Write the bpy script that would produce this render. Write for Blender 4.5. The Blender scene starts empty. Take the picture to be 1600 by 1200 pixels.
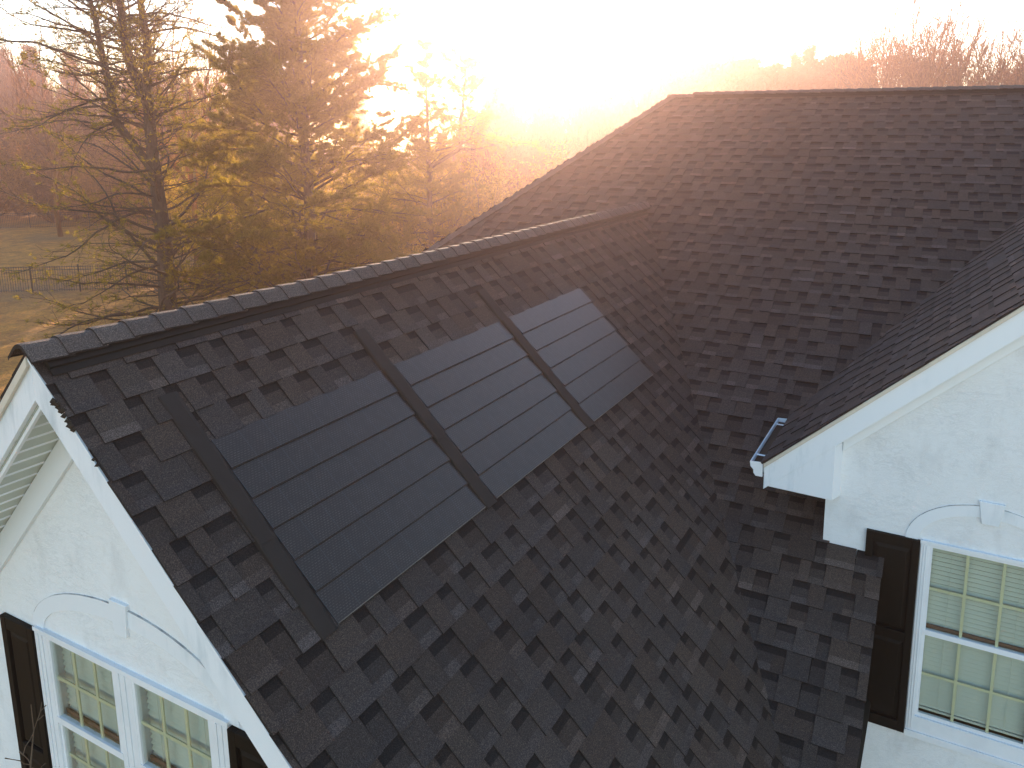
import bpy, bmesh, math, random
import numpy as np
from mathutils import Vector, Matrix

R = math.radians
scene = bpy.context.scene
COL = scene.collection

# ------------------------------------------------------------------ camera
YAW, PIT = 0.4698, 0.1773            # heading left of +Y, downward tilt
FPX, PX, PY = 1198.8, 887.4, 416.1
cam_d = bpy.data.cameras.new('camera')
cam_d.sensor_width = 36.0
cam_d.lens = FPX / 1600 * 36
cam_d.shift_x = -(PX - 800) / 1600
cam_d.shift_y = -(600 - PY) / 1600
cam_d.clip_start, cam_d.clip_end = 0.05, 4000
cam = bpy.data.objects.new('camera', cam_d); COL.objects.link(cam)
cam.rotation_euler = (R(90) - PIT, 0, YAW)
scene.camera = cam

# ------------------------------------------------------------------ light
SUN_EL, SUN_AZ = R(11.5), R(28.5)      # azimuth left of +Y
world = bpy.data.worlds.new('World'); scene.world = world; world.use_nodes = True
wn = world.node_tree; wn.nodes.clear()
wo = wn.nodes.new('ShaderNodeOutputWorld'); bg = wn.nodes.new('ShaderNodeBackground')
sky = wn.nodes.new('ShaderNodeTexSky'); sky.sky_type = 'NISHITA'; sky.sun_disc = False
sky.sun_elevation = SUN_EL; sky.sun_rotation = -SUN_AZ
sky.altitude = 50; sky.air_density = 1.0; sky.dust_density = 0.25; sky.ozone_density = 1.5
bg.inputs['Strength'].default_value = 0.15
wn.links.new(sky.outputs[0], bg.inputs[0]); wn.links.new(bg.outputs[0], wo.inputs[0])
sun_d = bpy.data.lights.new('sun', 'SUN'); sun_d.energy = 5.0; sun_d.angle = R(0.6)
sun_d.color = (1.0, 0.72, 0.50)
sun = bpy.data.objects.new('sun', sun_d); COL.objects.link(sun)
sd = Vector((-math.sin(SUN_AZ) * math.cos(SUN_EL), math.cos(SUN_AZ) * math.cos(SUN_EL), math.sin(SUN_EL)))
sun.rotation_euler = sd.to_track_quat('Z', 'Y').to_euler()
scene.view_settings.view_transform = 'Standard'; scene.view_settings.look = 'None'
scene.view_settings.gamma = 1.0; scene.view_settings.exposure = 1.70
scene.render.engine = 'CYCLES'
scene.cycles.use_denoising = True
scene.cycles.max_bounces = 6; scene.cycles.transparent_max_bounces = 12
scene.cycles.volume_bounces = 1; scene.cycles.sample_clamp_indirect = 6.0
HAZE_DENSITY, HAZE_G, HAZE_COL = 0.0023, 0.84, (1.0, 0.71, 0.66, 1)

GZ = -8.8                             # lawn height below the drone
# ------------------------------------------------------------------ helpers
def link(o, parent=None):
    COL.objects.link(o)
    if parent is not None: o.parent = parent
    return o
def tag(o, label=None, cat=None, group=None, kind=None):
    if label: o['label'] = label
    if cat: o['category'] = cat
    if group: o['group'] = group
    if kind: o['kind'] = kind
    return o
def empty(name, loc=(0, 0, 0), **k):
    o = bpy.data.objects.new(name, None); o.location = loc; o.empty_display_size = .3
    link(o); return tag(o, **k)
def mesh_obj(name, verts, faces, mat, parent=None, cols=None, smooth=False, loc=None):
    me = bpy.data.meshes.new(name)
    me.from_pydata([tuple(v) for v in verts], [], faces)
    if cols is not None:
        a = me.color_attributes.new('tone', 'FLOAT_COLOR', 'CORNER')
        arr = np.ones((len(me.loops), 4), np.float32)
        cnt = [len(f) for f in faces]
        arr[:, :3] = np.repeat(np.asarray(cols, np.float32), cnt, axis=0)
        a.data.foreach_set('color', arr.ravel())
    if smooth: me.polygons.foreach_set('use_smooth', [True] * len(me.polygons))
    me.materials.append(mat); me.update()
    o = bpy.data.objects.new(name, me)
    if loc is not None: o.location = loc
    return link(o, parent)
class MB:
    """collects solids, then links them as one mesh"""
    def __init__(s): s.v = []; s.f = []
    def add(s, vs, fs):
        n = len(s.v); s.v += [tuple(v) for v in vs]; s.f += [tuple(i + n for i in f) for f in fs]
    def box(s, x0, x1, y0, y1, z0, z1):
        s.add([(x0,y0,z0),(x1,y0,z0),(x1,y1,z0),(x0,y1,z0),(x0,y0,z1),(x1,y0,z1),(x1,y1,z1),(x0,y1,z1)],
              [(0,3,2,1),(4,5,6,7),(0,1,5,4),(1,2,6,5),(2,3,7,6),(3,0,4,7)])
    def prism(s, poly, a0, a1, axis='y'):
        """poly: 2-D outline; axis y -> poly is (x,z); axis x -> poly is (y,z); axis z -> (x,y)"""
        mk = {'y': lambda p, a: (p[0], a, p[1]), 'x': lambda p, a: (a, p[0], p[1]), 'z': lambda p, a: (p[0], p[1], a)}[axis]
        n = len(poly)
        s.add([mk(p, a0) for p in poly] + [mk(p, a1) for p in poly],
              [tuple(range(n)), tuple(range(2*n-1, n-1, -1))] + [(i, i+n, (i+1) % n + n, (i+1) % n) for i in range(n)])
    def build(s, name, mat, parent=None, bevel=0, smooth=False, loc=None):
        o = mesh_obj(name, s.v, s.f, mat, parent, smooth=smooth, loc=loc)
        bm = bmesh.new(); bm.from_mesh(o.data); bmesh.ops.recalc_face_normals(bm, faces=bm.faces); bm.to_mesh(o.data); bm.free()
        if bevel:
            m = o.modifiers.new('edge', 'BEVEL'); m.width = bevel; m.segments = 2; m.limit_method = 'ANGLE'; m.angle_limit = R(40)
        return o

# ------------------------------------------------------------------ materials
def new_mat(name):
    m = bpy.data.materials.new(name); m.use_nodes = True
    nt = m.node_tree; b = nt.nodes['Principled BSDF']; return m, nt, b
def N(nt, typ, **k):
    n = nt.nodes.new(typ)
    for a, v in k.items():
        setattr(n, a, v)
    return n
def coords(nt, scale=(1, 1, 1), kind='Object'):
    tc = N(nt, 'ShaderNodeTexCoord'); mp = N(nt, 'ShaderNodeMapping'); mp.inputs['Scale'].default_value = scale
    nt.links.new(tc.outputs[kind], mp.inputs[0]); return mp.outputs[0]
def noise(nt, vec, scale, detail=4, rough=.55):
    n = N(nt, 'ShaderNodeTexNoise'); n.inputs['Scale'].default_value = scale; n.inputs['Detail'].default_value = detail
    n.inputs['Roughness'].default_value = rough; nt.links.new(vec, n.inputs['Vector']); return n.outputs['Fac']
def ramp(nt, fac, stops):
    r = N(nt, 'ShaderNodeValToRGB'); cr = r.color_ramp
    while len(cr.elements) < len(stops): cr.elements.new(.5)
    for e, (p, c) in zip(cr.elements, stops):
        e.position = p; e.color = (*c, 1) if not isinstance(c, (int, float)) else (c, c, c, 1)
    nt.links.new(fac, r.inputs[0]); return r.outputs[0]
def mixc(nt, a, b, fac, mode='MIX'):
    m = N(nt, 'ShaderNodeMix'); m.data_type = 'RGBA'; m.blend_type = mode
    for idx, v in ((6, a), (7, b), (0, fac)):
        sock = m.inputs[idx]
        if isinstance(v, bpy.types.NodeSocket): nt.links.new(v, sock)
        elif isinstance(v, (int, float)): sock.default_value = v if idx == 0 else (v, v, v, 1)
        else: sock.default_value = (*v, 1)
    return m.outputs[2]
def bump(nt, b, h, strength, dist):
    n = N(nt, 'ShaderNodeBump'); n.inputs['Strength'].default_value = strength; n.inputs['Distance'].default_value = dist
    nt.links.new(h, n.inputs['Height']); nt.links.new(n.outputs[0], b.inputs['Normal'])

def mat_shingle():
    m, nt, b = new_mat('asphalt_shingle')
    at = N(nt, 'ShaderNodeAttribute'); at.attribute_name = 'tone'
    v = coords(nt)
    g = noise(nt, v, 190, 3, .85)
    g2 = noise(nt, v, 60, 3, .6)
    g3 = noise(nt, v, 1.3, 4, .6)
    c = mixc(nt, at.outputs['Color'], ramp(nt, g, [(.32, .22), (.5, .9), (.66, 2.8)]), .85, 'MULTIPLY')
    c = mixc(nt, c, ramp(nt, g2, [(.25, (.72, .72, .74)), (.75, (1.2, 1.16, 1.1))]), .8, 'MULTIPLY')
    c = mixc(nt, c, ramp(nt, g3, [(.3, (.85, .85, .88)), (.7, (1.12, 1.08, 1.04))]), .8, 'MULTIPLY')
    nt.links.new(c, b.inputs['Base Color'])
    b.inputs['Roughness'].default_value = .86; b.inputs['Specular IOR Level'].default_value = .3
    bump(nt, b, g, .6, .003); return m
def mat_plain(name, col, rough=.5, spec=.5, dirt=0, bumpy=0, metal=0, dirtscale=3):
    m, nt, b = new_mat(name); v = coords(nt)
    n = noise(nt, v, dirtscale, 5, .65)
    c = mixc(nt, col, tuple(x * (1 - dirt) for x in col), ramp(nt, n, [(.42, 0.), (.75, 1.)]))
    nt.links.new(c, b.inputs['Base Color'])
    b.inputs['Roughness'].default_value = rough; b.inputs['Specular IOR Level'].default_value = spec; b.inputs['Metallic'].default_value = metal
    if bumpy: bump(nt, b, noise(nt, v, 40, 4), .5, bumpy)
    return m
def mat_stucco():
    m, nt, b = new_mat('white_stucco'); v = coords(nt)
    n1 = noise(nt, v, 14, 5, .7)
    vs = coords(nt, (9, 9, 22)); w = N(nt, 'ShaderNodeTexNoise'); w.inputs['Scale'].default_value = 1.0
    w.inputs['Detail'].default_value = 6; w.inputs['Roughness'].default_value = .6; w.inputs['Distortion'].default_value = 2.2
    nt.links.new(vs, w.inputs['Vector'])
    ridge = ramp(nt, w.outputs['Fac'], [(.44, 0.), (.475, 1.), (.49, .8), (.52, .1)])
    h = mixc(nt, ridge, ramp(nt, n1, [(.3, 0.), (.7, 1.)]), .25)
    d = noise(nt, coords(nt, (2.5, 2.5, 1.1)), 1.6, 6, .65)
    c = mixc(nt, (.755, .785, .80), (.56, .58, .59), ramp(nt, d, [(.52, 0.), (.85, 1.)]))
    c = mixc(nt, c, (.62, .62, .60), ramp(nt, w.outputs['Fac'], [(.565, 0.), (.60, .5), (.62, 0.)]))
    nt.links.new(c, b.inputs['Base Color']); b.inputs['Roughness'].default_value = .85; b.inputs['Specular IOR Level'].default_value = .2
    h = mixc(nt, .35, h, ramp(nt, noise(nt, coords(nt, (1, 1, 1)), 2.3, 4, .6), [(.38, .12), (.66, 1.)]))
    bump(nt, b, h, .5, .0055); return m
def mat_paint():
    """white painted trim with weather streaks"""
    m, nt, b = new_mat('white_trim_paint'); 
    d = noise(nt, coords(nt, (7, 7, 1.6)), 1.0, 6, .65)
    e = noise(nt, coords(nt), 1.2, 3, .5)
    f = mixc(nt, ramp(nt, d, [(.50, 0.), (.72, 1.)]), ramp(nt, e, [(.45, 0.), (.65, 1.)]), 1.0, 'MULTIPLY')
    c = mixc(nt, (.75, .80, .84), (.47, .55, .60), f)
    nt.links.new(c, b.inputs['Base Color']); b.inputs['Roughness'].default_value = .42
    bump(nt, b, noise(nt, coords(nt, (30, 30, 4)), 1, 3), .12, .003); return m
def mat_solar():
    m, nt, b = new_mat('solar_cell_glass')
    tc = N(nt, 'ShaderNodeTexCoord'); sp = N(nt, 'ShaderNodeSeparateXYZ'); nt.links.new(tc.outputs['Object'], sp.inputs[0])
    def mth(op, a, bb, c=None):
        n = N(nt, 'ShaderNodeMath'); n.operation = op
        for i, x in enumerate((a, bb)):
            if isinstance(x, bpy.types.NodeSocket): nt.links.new(x, n.inputs[i])
            elif x is not None: n.inputs[i].default_value = x
        return n.outputs[0]
    # object space is the roof plane: x along the courses, y down the slope
    u, s = sp.outputs['X'], sp.outputs['Y']
    ls = mth('FRACT', mth('MULTIPLY', s, 1 / .0125), None)
    line = mth('LESS_THAN', ls, .22)
    row = mth('FLOOR', mth('MULTIPLY', s, 1 / .0125), None)
    sh = mth('MULTIPLY', mth('FRACT', mth('MULTIPLY', row, .37), None), .02)
    lu = mth('FRACT', mth('MULTIPLY', mth('ADD', u, sh), 1 / .021), None)
    dash = mth('MULTIPLY', line, mth('LESS_THAN', lu, .62))
    nz = noise(nt, coords(nt), 25, 2, .5)
    dash = mth('MULTIPLY', dash, ramp(nt, nz, [(.35, .25), (.65, 1.)]))
    cell = mth('LESS_THAN', mth('FRACT', mth('MULTIPLY', u, 1 / .158), None), .02)
    c = mixc(nt, (.015, .0112, .009), (.085, .072, .06), dash)
    c = mixc(nt, c, (.03, .032, .036), cell)
    nt.links.new(c, b.inputs['Base Color'])
    gr = noise(nt, coords(nt), 300, 2, .6)
    nt.links.new(ramp(nt, gr, [(.3, .28), (.7, .42)]), b.inputs['Roughness'])
    b.inputs['IOR'].default_value = 1.56; b.inputs['Specular Tint'].default_value = (1, .82, .70, 1)
    bump(nt, b, gr, .15, .001); return m
def mat_leaf(name, c1, c2, trans, scale=3):
    m = bpy.data.materials.new(name); m.use_nodes = True; nt = m.node_tree; nt.nodes.clear()
    out = N(nt, 'ShaderNodeOutputMaterial'); oi = N(nt, 'ShaderNodeNewGeometry')
    c = mixc(nt, c1, c2, oi.outputs['Random Per Island'])
    d = N(nt, 'ShaderNodeBsdfDiffuse'); t = N(nt, 'ShaderNodeBsdfTranslucent'); mx = N(nt, 'ShaderNodeMixShader')
    nt.links.new(c, d.inputs[0]); tc = mixc(nt, c, trans, 1.0, 'MULTIPLY')
    nt.links.new(tc, t.inputs[0]); mx.inputs[0].default_value = .66
    nt.links.new(d.outputs[0], mx.inputs[1]); nt.links.new(t.outputs[0], mx.inputs[2]); nt.links.new(mx.outputs[0], out.inputs[0])
    return m
def mat_bark(name, c1, c2, sc=12):
    m, nt, b = new_mat(name)
    n = noise(nt, coords(nt, (1, 1, .25)), sc, 5, .7)
    nt.links.new(ramp(nt, n, [(.3, c1), (.7, c2)]), b.inputs['Base Color']); b.inputs['Roughness'].default_value = .9
    bump(nt, b, n, .8, .03); return m
def mat_glass():
    m = bpy.data.materials.new('window_glass'); m.use_nodes = True; nt = m.node_tree; nt.nodes.clear()
    out = N(nt, 'ShaderNodeOutputMaterial'); t = N(nt, 'ShaderNodeBsdfTransparent'); g = N(nt, 'ShaderNodeBsdfGlossy')
    t.inputs[0].default_value = (.95, .965, .938, 1); g.inputs['Roughness'].default_value = .03
    lw = N(nt, 'ShaderNodeLayerWeight'); p = N(nt, 'ShaderNodeMath'); p.operation = 'POWER'; p.inputs[1].default_value = 4.0
    nt.links.new(lw.outputs['Facing'], p.inputs[0]); q = N(nt, 'ShaderNodeMath'); q.operation = 'MULTIPLY_ADD'
    nt.links.new(p.outputs[0], q.inputs[0]); q.inputs[1].default_value = .6; q.inputs[2].default_value = .04
    mx = N(nt, 'ShaderNodeMixShader'); nt.links.new(q.outputs[0], mx.inputs[0]); nt.links.new(t.outputs[0], mx.inputs[1]); nt.links.new(g.outputs[0], mx.inputs[2])
    nt.links.new(mx.outputs[0], out.inputs[0]); return m
def mat_ground():
    m, nt, b = new_mat('lawn_and_leaf_litter'); v = coords(nt)
    n1 = noise(nt, v, .06, 5, .6); n2 = noise(nt, v, 1.2, 5, .7); n3 = noise(nt, v, 9, 3, .7)
    g = mixc(nt, (.30, .12, .005), (.70, .30, .03), ramp(nt, n2, [(.35, 0.), (.68, 1.)]))
    g = mixc(nt, g, (.24, .135, .045), ramp(nt, n1, [(.5, 0.), (.62, 1.)]))
    g = mixc(nt, g, .55, ramp(nt, n3, [(.35, 1.), (.6, 0.)]), 'MULTIPLY')
    nt.links.new(g, b.inputs['Base Color']); b.inputs['Roughness'].default_value = .95
    bump(nt, b, n3, .8, .08); return m

M = dict(shingle=mat_shingle(), stucco=mat_stucco(), paint=mat_paint(), solar=mat_solar(), glass=mat_glass(),
    vinyl=mat_plain('white_vinyl', (.76, .80, .83), .35, .5, .12), cream=mat_plain('aged_cream_trim', (.62, .57, .48), .5, .4, .25),
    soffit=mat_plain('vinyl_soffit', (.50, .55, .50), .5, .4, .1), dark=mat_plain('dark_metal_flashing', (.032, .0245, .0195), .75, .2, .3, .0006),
    vent=mat_plain('ridge_vent_plastic', (.010, .008, .004), .7, .3, .5, 0, 0, 9), moss=mat_plain('mossy_vent', (.05, .04, .012), .9, .2, .6, .003, 0, 8),
    shutter=mat_plain('dark_brown_shutter', (.006, .0048, .003), .6, .15, .3), muntin=mat_plain('cream_grille', (.62, .62, .44), .5, .4, .05),
    blind=mat_plain('blind_slat', (.58, .61, .54), .6, .3, .06), interior=mat_plain('interior_wall', (.10, .065, .05), .8, .3, .2),
    rail=mat_plain('inner_wood', (.16, .09, .07), .6, .3, .2), iron=mat_plain('black_iron', (.012, .012, .012), .5, .4, .1),
    edge=mat_plain('tan_edge_metal', (.22, .18, .13), .5, .4, .7, 0, 0, 14),
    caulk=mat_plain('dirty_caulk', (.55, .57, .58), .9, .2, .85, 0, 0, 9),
    gutter_in=mat_plain('gutter_debris', (.04, .03, .02), .9, .2, .5, .01), ground=mat_ground(),
    bark=mat_bark('pine_bark', (.025, .018, .011), (.085, .06, .038)), bark_grey=mat_bark('bare_bark', (.05, .032, .018), (.13, .088, .055), 6),
    needle=mat_leaf('pine_needles', (.09, .088, .012), (.22, .19, .032), (2.0, 1.65, .7)),
    needle_far=mat_leaf('far_pine_needles', (.03, .034, .012), (.07, .06, .02), (1.5, 1.2, .6)),
    leaf=mat_leaf('holly_leaves', (.13, .11, .012), (.36, .27, .045), (2.2, 1.8, .8)),
    bare=mat_leaf('bare_wood', (.09, .052, .018), (.26, .155, .055), (1.8, 1.25, .6)),
    twig=mat_bark('fine_twigs', (.07, .045, .028), (.16, .11, .07), 5))

# ------------------------------------------------------------------ shingled roof planes
BASE = np.array((.049, .0365, .0290))
def shingles(name, O, U, S, Nn, u0, u1, edges, seed, parent, ulim=None):
    """laminated shingles: courses of raised tabs and recessed gaps with their printed tones"""
    rnd = random.Random(seed)
    O, U, S, Nn = (np.array(a, float) for a in (O, U, S, Nn))
    V, F, C = [], [], []
    def quad(p, col):
        n = len(V)
        V.extend(O + a * U + b * S + c * Nn for a, b, c in p); F.append((n, n + 1, n + 2, n + 3)); C.append(col)
    for ci in range(len(edges) - 1):
        s0, s1 = edges[ci], edges[ci + 1]; e = s1 - s0
        a0, a1 = (u0, u1) if ulim is None else ulim(s0, s1)
        u = a0 - rnd.random() * .2; tab = rnd.random() < .5; prev = None
        row = rnd.uniform(.93, 1.07)
        while u < a1:
            w = rnd.choice((.09, .11, .13, .15, .17, .19, .22)) * rnd.uniform(.9, 1.1) if tab else rnd.choice((.09, .11, .13, .15)) * rnd.uniform(.9, 1.1)
            x0, x1 = max(u, a0), min(u + w, a1)
            if x1 - x0 > .004:
                t1 = .0155 if tab else .0075; t0 = .0065 if tab else .001
                ss = s1 + rnd.uniform(-.0015, .0015) + (.001 if tab else -.0015)
                k = row * rnd.choice((.86, .93, .98, 1.0, 1.06, 1.14))
                hue = rnd.choice(((1, 1, 1), (1.04, .99, .96), (.97, 1.0, 1.06), (1.06, 1.0, .95), (.96, 1, 1.07)))
                base = BASE * k * np.array(hue)
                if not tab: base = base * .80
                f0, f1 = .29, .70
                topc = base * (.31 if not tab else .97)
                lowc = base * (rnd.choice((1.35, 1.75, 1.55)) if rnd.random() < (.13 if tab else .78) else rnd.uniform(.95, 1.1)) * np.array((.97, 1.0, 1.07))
                sk = rnd.uniform(-.006, .006)
                zz = lambda f: t0 + (t1 - t0) * f
                lo = s0 - .012
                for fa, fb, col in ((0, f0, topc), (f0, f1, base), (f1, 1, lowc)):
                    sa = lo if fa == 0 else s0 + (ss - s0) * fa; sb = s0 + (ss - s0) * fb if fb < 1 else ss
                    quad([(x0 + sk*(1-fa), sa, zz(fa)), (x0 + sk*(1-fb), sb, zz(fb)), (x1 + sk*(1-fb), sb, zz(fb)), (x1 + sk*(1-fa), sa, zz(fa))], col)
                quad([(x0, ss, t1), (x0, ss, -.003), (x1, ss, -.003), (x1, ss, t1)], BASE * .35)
                if tab:
                    for xx in (x0, x1):
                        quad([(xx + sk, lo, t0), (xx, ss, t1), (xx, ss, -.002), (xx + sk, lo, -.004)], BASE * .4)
            u += w; tab = (not tab) if rnd.random() < .95 else tab
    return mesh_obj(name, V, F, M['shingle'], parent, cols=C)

def cap_row(name, P0, D, L, wl, wr, half, step, parent, seed, r0=.0, thick=.009, lift=.010):
    """bent ridge-cap pieces, each lapping the next; wl, wr = unit vectors down either slope; D = along"""
    rnd = random.Random(seed); P0, D, wl, wr = (np.array(a, float) for a in (P0, D, wl, wr))
    upv = -(wl + wr); upv /= np.linalg.norm(upv)
    V, F, C = [], [], []; t = 0.
    nl = wl + upv * 0; 
    r_ = .062; side = (wr - wl) / np.linalg.norm(wr - wl); tn = abs(float(wl @ side)) / max(1e-6, abs(float(wl @ upv)))
    half_a = math.pi / 2 - math.atan(tn)                 # the fold is an arc tangent to both slopes
    Rr = r_ / max(math.tan(half_a), .05)
    cen = -upv * Rr / math.cos(half_a)
    def section(off, hw):
        arc = [cen + (upv * math.cos(f * half_a) + side * math.sin(f * half_a)) * Rr for f in (-1, -.5, 0, .5, 1)]
        pts = [wl * hw, wl * hw * .7, *arc, wr * hw * .7, wr * hw]
        return [p + upv * off for p in pts]
    ns_ = 9
    while t < L:
        st = step * rnd.uniform(.95, 1.05); hw = half * rnd.uniform(.99, 1.01)
        k = BASE * rnd.choice((1.6, 1.85, 2.1, 1.75)) * np.array((1.0, 1.03, 1.08))  # paler, bluer than the roof: sun and sky highlights put into the colour
        jit = D * 0 + upv * rnd.uniform(-.001, .001)
        a = [P0 + D * (t - .01) + q + jit for q in section(lift, hw)]
        mid = [P0 + D * (t + .012) + q + jit for q in section(lift + .002, hw)]
        b = [P0 + D * min(t + st + .02, L) + q + jit for q in section(.0, hw * .995)]
        au = [p - upv * thick * 2.2 for p in a]
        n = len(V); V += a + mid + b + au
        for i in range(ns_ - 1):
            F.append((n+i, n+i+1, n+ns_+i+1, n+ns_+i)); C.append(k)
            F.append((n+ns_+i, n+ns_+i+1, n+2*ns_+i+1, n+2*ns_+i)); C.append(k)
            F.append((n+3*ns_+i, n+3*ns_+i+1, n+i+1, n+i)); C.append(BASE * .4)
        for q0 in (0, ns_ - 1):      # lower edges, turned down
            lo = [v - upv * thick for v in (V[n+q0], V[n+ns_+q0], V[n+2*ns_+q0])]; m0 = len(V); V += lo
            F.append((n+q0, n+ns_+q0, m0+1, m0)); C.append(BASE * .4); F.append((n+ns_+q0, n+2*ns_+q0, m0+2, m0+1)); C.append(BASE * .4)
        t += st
    return mesh_obj(name, V, F, M['shingle'], parent, cols=C)

H2 = math.sqrt(.5)
E_ = .187
house = empty('house', (-3.84, 2.25, GZ), label='white stucco house with dark shingled gable roofs, ridge caps and muntined windows', cat='house')
house.matrix_world = Matrix.Translation((-3.84, 2.25, GZ))
def own(o):
    o.matrix_parent_inverse = Matrix.Translation((3.84, -2.25, -GZ)); return o
_mo = mesh_obj
def part(o): return own(o)

AX, AZ = -3.84, -1.04                 # front gable apex
ARAKE, AEAVE = 1.945, -.30
SROOT = (AEAVE - AX) / H2
edgesA = [.757 + E_ * i for i in range(-4, 24) if .757 + E_ * i < SROOT + .02]
edgesA = [max(edgesA[0], 0)] + edgesA[1:]
part(shingles('roof', (AX, 0, AZ), (0, 1, 0), (H2, 0, -H2), (H2, 0, H2), ARAKE, 10.6, edgesA, 3, house))
part(shingles('roof', (AX, 0, AZ), (0, 1, 0), (-H2, 0, -H2), (-H2, 0, H2), ARAKE, 10.6, edgesA, 4, house))
# main roof
K = .583; TH = math.atan(K); cT, sT = math.cos(TH), math.sin(TH)
RY, RZ = 12.66, .56
edgesD = [i * E_ for i in range(0, int((RY - 3.8) / cT / E_) + 1)]
HIPX = -4.45
def dlim(s0, s1):
    y = RY - (s0 + s1) / 2 * cT
    left = HIPX - K * (RY - y)
    zd = RZ - K * (RY - y)
    if RY - s1 * cT < 5.99: return (left, -.285)
    return (left, 6.5 if zd > .40 else max(-.70, (zd + 1.575) / .885 + .10))
part(shingles('roof', (0, RY, RZ), (1, 0, 0), (0, -cT, -sT), (0, -sT, cT), 0, 0, edgesD, 7, house, dlim))
def hlim(s0, s1):     # hip end, 45 degrees facing left: runs along Y
    x = HIPX - (s0 + s1) / 2 * H2; d = (HIPX - x) / K
    return (-(RY + d), -(RY - d))
part(shingles('roof', (HIPX, 0, RZ), (0, -1, 0), (-H2, 0, -H2), (-H2, 0, H2), 0, 0, [i * E_ for i in range(0, 39)], 8, house, hlim))
def blim(s0, s1):
    return (HIPX - K * (s0 + s1) / 2 * cT, 6.5)
part(shingles('roof', (0, RY, RZ), (1, 0, 0), (0, cT, -sT), (0, sT, cT), 0, 0, edgesD, 9, house, blim))
# wing roof
WA, WB = .885, -1.575; WTH = math.atan(WA); cW, sW = math.cos(WTH), math.sin(WTH)
WRX = 2.25; WRZ = WA * WRX + WB; WRAKE, WEAVE = 5.915, -1.225
SW = (WRX - WEAVE) / cW
edgesW = [SW - E_ * i for i in range(26, -1, -1) if SW - E_ * i > 0]; edgesW[-1] = SW + .02
part(shingles('roof', (WRX, 0, WRZ), (0, 1, 0), (-cW, 0, -sW), (-sW, 0, cW), WRAKE, 12.0, [0] + edgesW, 11, house))
part(shingles('roof', (WRX, 0, WRZ), (0, 1, 0), (cW, 0, -sW), (sW, 0, cW), WRAKE, 12.0, [0] + edgesW, 12, house))

# ridge vents and caps
def vent(name, P, D, L, wl, wr, half, th, mat):
    """ridge vent: a raised dark core under the caps and a thin flange lying on the shingles"""
    P, D, wl, wr = (np.array(a, float) for a in (P, D, wl, wr)); up = -(wl + wr); up /= np.linalg.norm(up)
    nl = up - wl * up.dot(wl); nl /= np.linalg.norm(nl); nr = up - wr * up.dot(wr); nr /= np.linalg.norm(nr)
    mb = MB()
    sec = [np.zeros(3), wl * half + nl * .016, wl * half + nl * .020, wl * (half - .036) + nl * .022, wl * (half - .040) + nl * (.016 + th), up * (.02 + th * 1.3),
           wr * (half - .040) + nr * (.016 + th), wr * (half - .036) + nr * .022, wr * half + nr * .020, wr * half + nr * .016]
    n = len(sec); V = [P + q for q in sec] + [P + D * L + q for q in sec]
    mb.add(V, [tuple(range(n)), tuple(range(2*n-1, n-1, -1))] + [(i, i+n, (i+1) % n+n, (i+1) % n) for i in range(n)])
    return part(mb.build(name, mat, house))
vent('ridge_vent', (AX, 1.985, AZ), (0, 1, 0), 7.75, (-H2, 0, -H2), (H2, 0, -H2), .160, .018, M['vent'])
part(cap_row('ridge_cap', (AX, 1.925, AZ + .070), (0, 1, 0), 8.25, (-H2, 0, -H2), (H2, 0, -H2), .140, .172, house, 21))
vent('ridge_vent', (-4.02, RY, RZ), (1, 0, 0), 10.5, (0, -cT, -sT), (0, cT, -sT), .16, .010, M['vent'])
part(cap_row('ridge_cap', (-4.05, RY, RZ + .055), (1, 0, 0), 10.5, (0, -cT, -sT), (0, cT, -sT), .135, .172, house, 22))
part(cap_row('ridge_cap', (HIPX - .05, RY, RZ + .022), (1, 0, 0), .45, (0, -cT, -sT), (0, cT, -sT), .14, .172, house, 24))
hv = Vector((-K, -1, -K)).normalized()                      # down the front hip
def hipw(n, d):
    w = Vector(n).cross(Vector(d)); w.normalize(); return w
n1, n2 = Vector((0, -sT, cT)), Vector((-H2, 0, H2))
w1 = n1.cross(hv); w1 = w1 if w1.x > 0 else -w1
w2 = n2.cross(hv); w2 = w2 if w2.z < 0 and w2.x < 0 else -w2
part(cap_row('hip_cap', (HIPX, RY, RZ + .022), hv, 12.2, w2, w1, .15, .175, house, 25, lift=.006))
hv2 = Vector((-K, 1, -K)).normalized(); n1b = Vector((0, sT, cT))
w1b = n1b.cross(hv2); w1b = w1b if w1b.x > 0 else -w1b
w2b = n2.cross(hv2); w2b = w2b if w2b.x < 0 else -w2b
part(cap_row('hip_cap', (HIPX, RY, RZ + .022), hv2, 12.2, w2b, w1b, .15, .175, house, 26, lift=.006))
part(cap_row('ridge_cap', (WRX, WRAKE, WRZ + .02), (0, 1, 0), 6.0, (-cW, 0, -sW), (cW, 0, -sW), .13, .172, house, 27))

# deck edge under the shingles (keeps the roofs solid)
def deck(outline_xz, y0, y1, name='roof_deck'):
    mb = MB(); mb.prism(outline_xz, y0, y1, 'y'); return part(mb.build(name, M['vent'], house))
t = .035
deck([(AX, AZ - .006), (AEAVE, AZ - (AEAVE - AX) - .006), (AEAVE, AZ - (AEAVE - AX) - t), (AX, AZ - t - .01), (2*AX - AEAVE, AZ - (AEAVE - AX) - t), (2*AX - AEAVE, AZ - (AEAVE - AX) - .006)], ARAKE + .012, 10.0)
deck([(WRX, WRZ - .006), (2*WRX - WEAVE, WA*WEAVE + WB - .006), (2*WRX - WEAVE, WA*WEAVE + WB - t), (WRX, WRZ - t - .01), (WEAVE, WA*WEAVE + WB - t), (WEAVE, WA*WEAVE + WB - .006)], WRAKE + .016, 9.0)
mb = MB()    # main slab under the shingles, its dark drip edge beside the wing wall
zb = lambda y: K * y + (RZ - K * RY); hx = lambda y: HIPX - K * (RY - y) + .06
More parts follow.
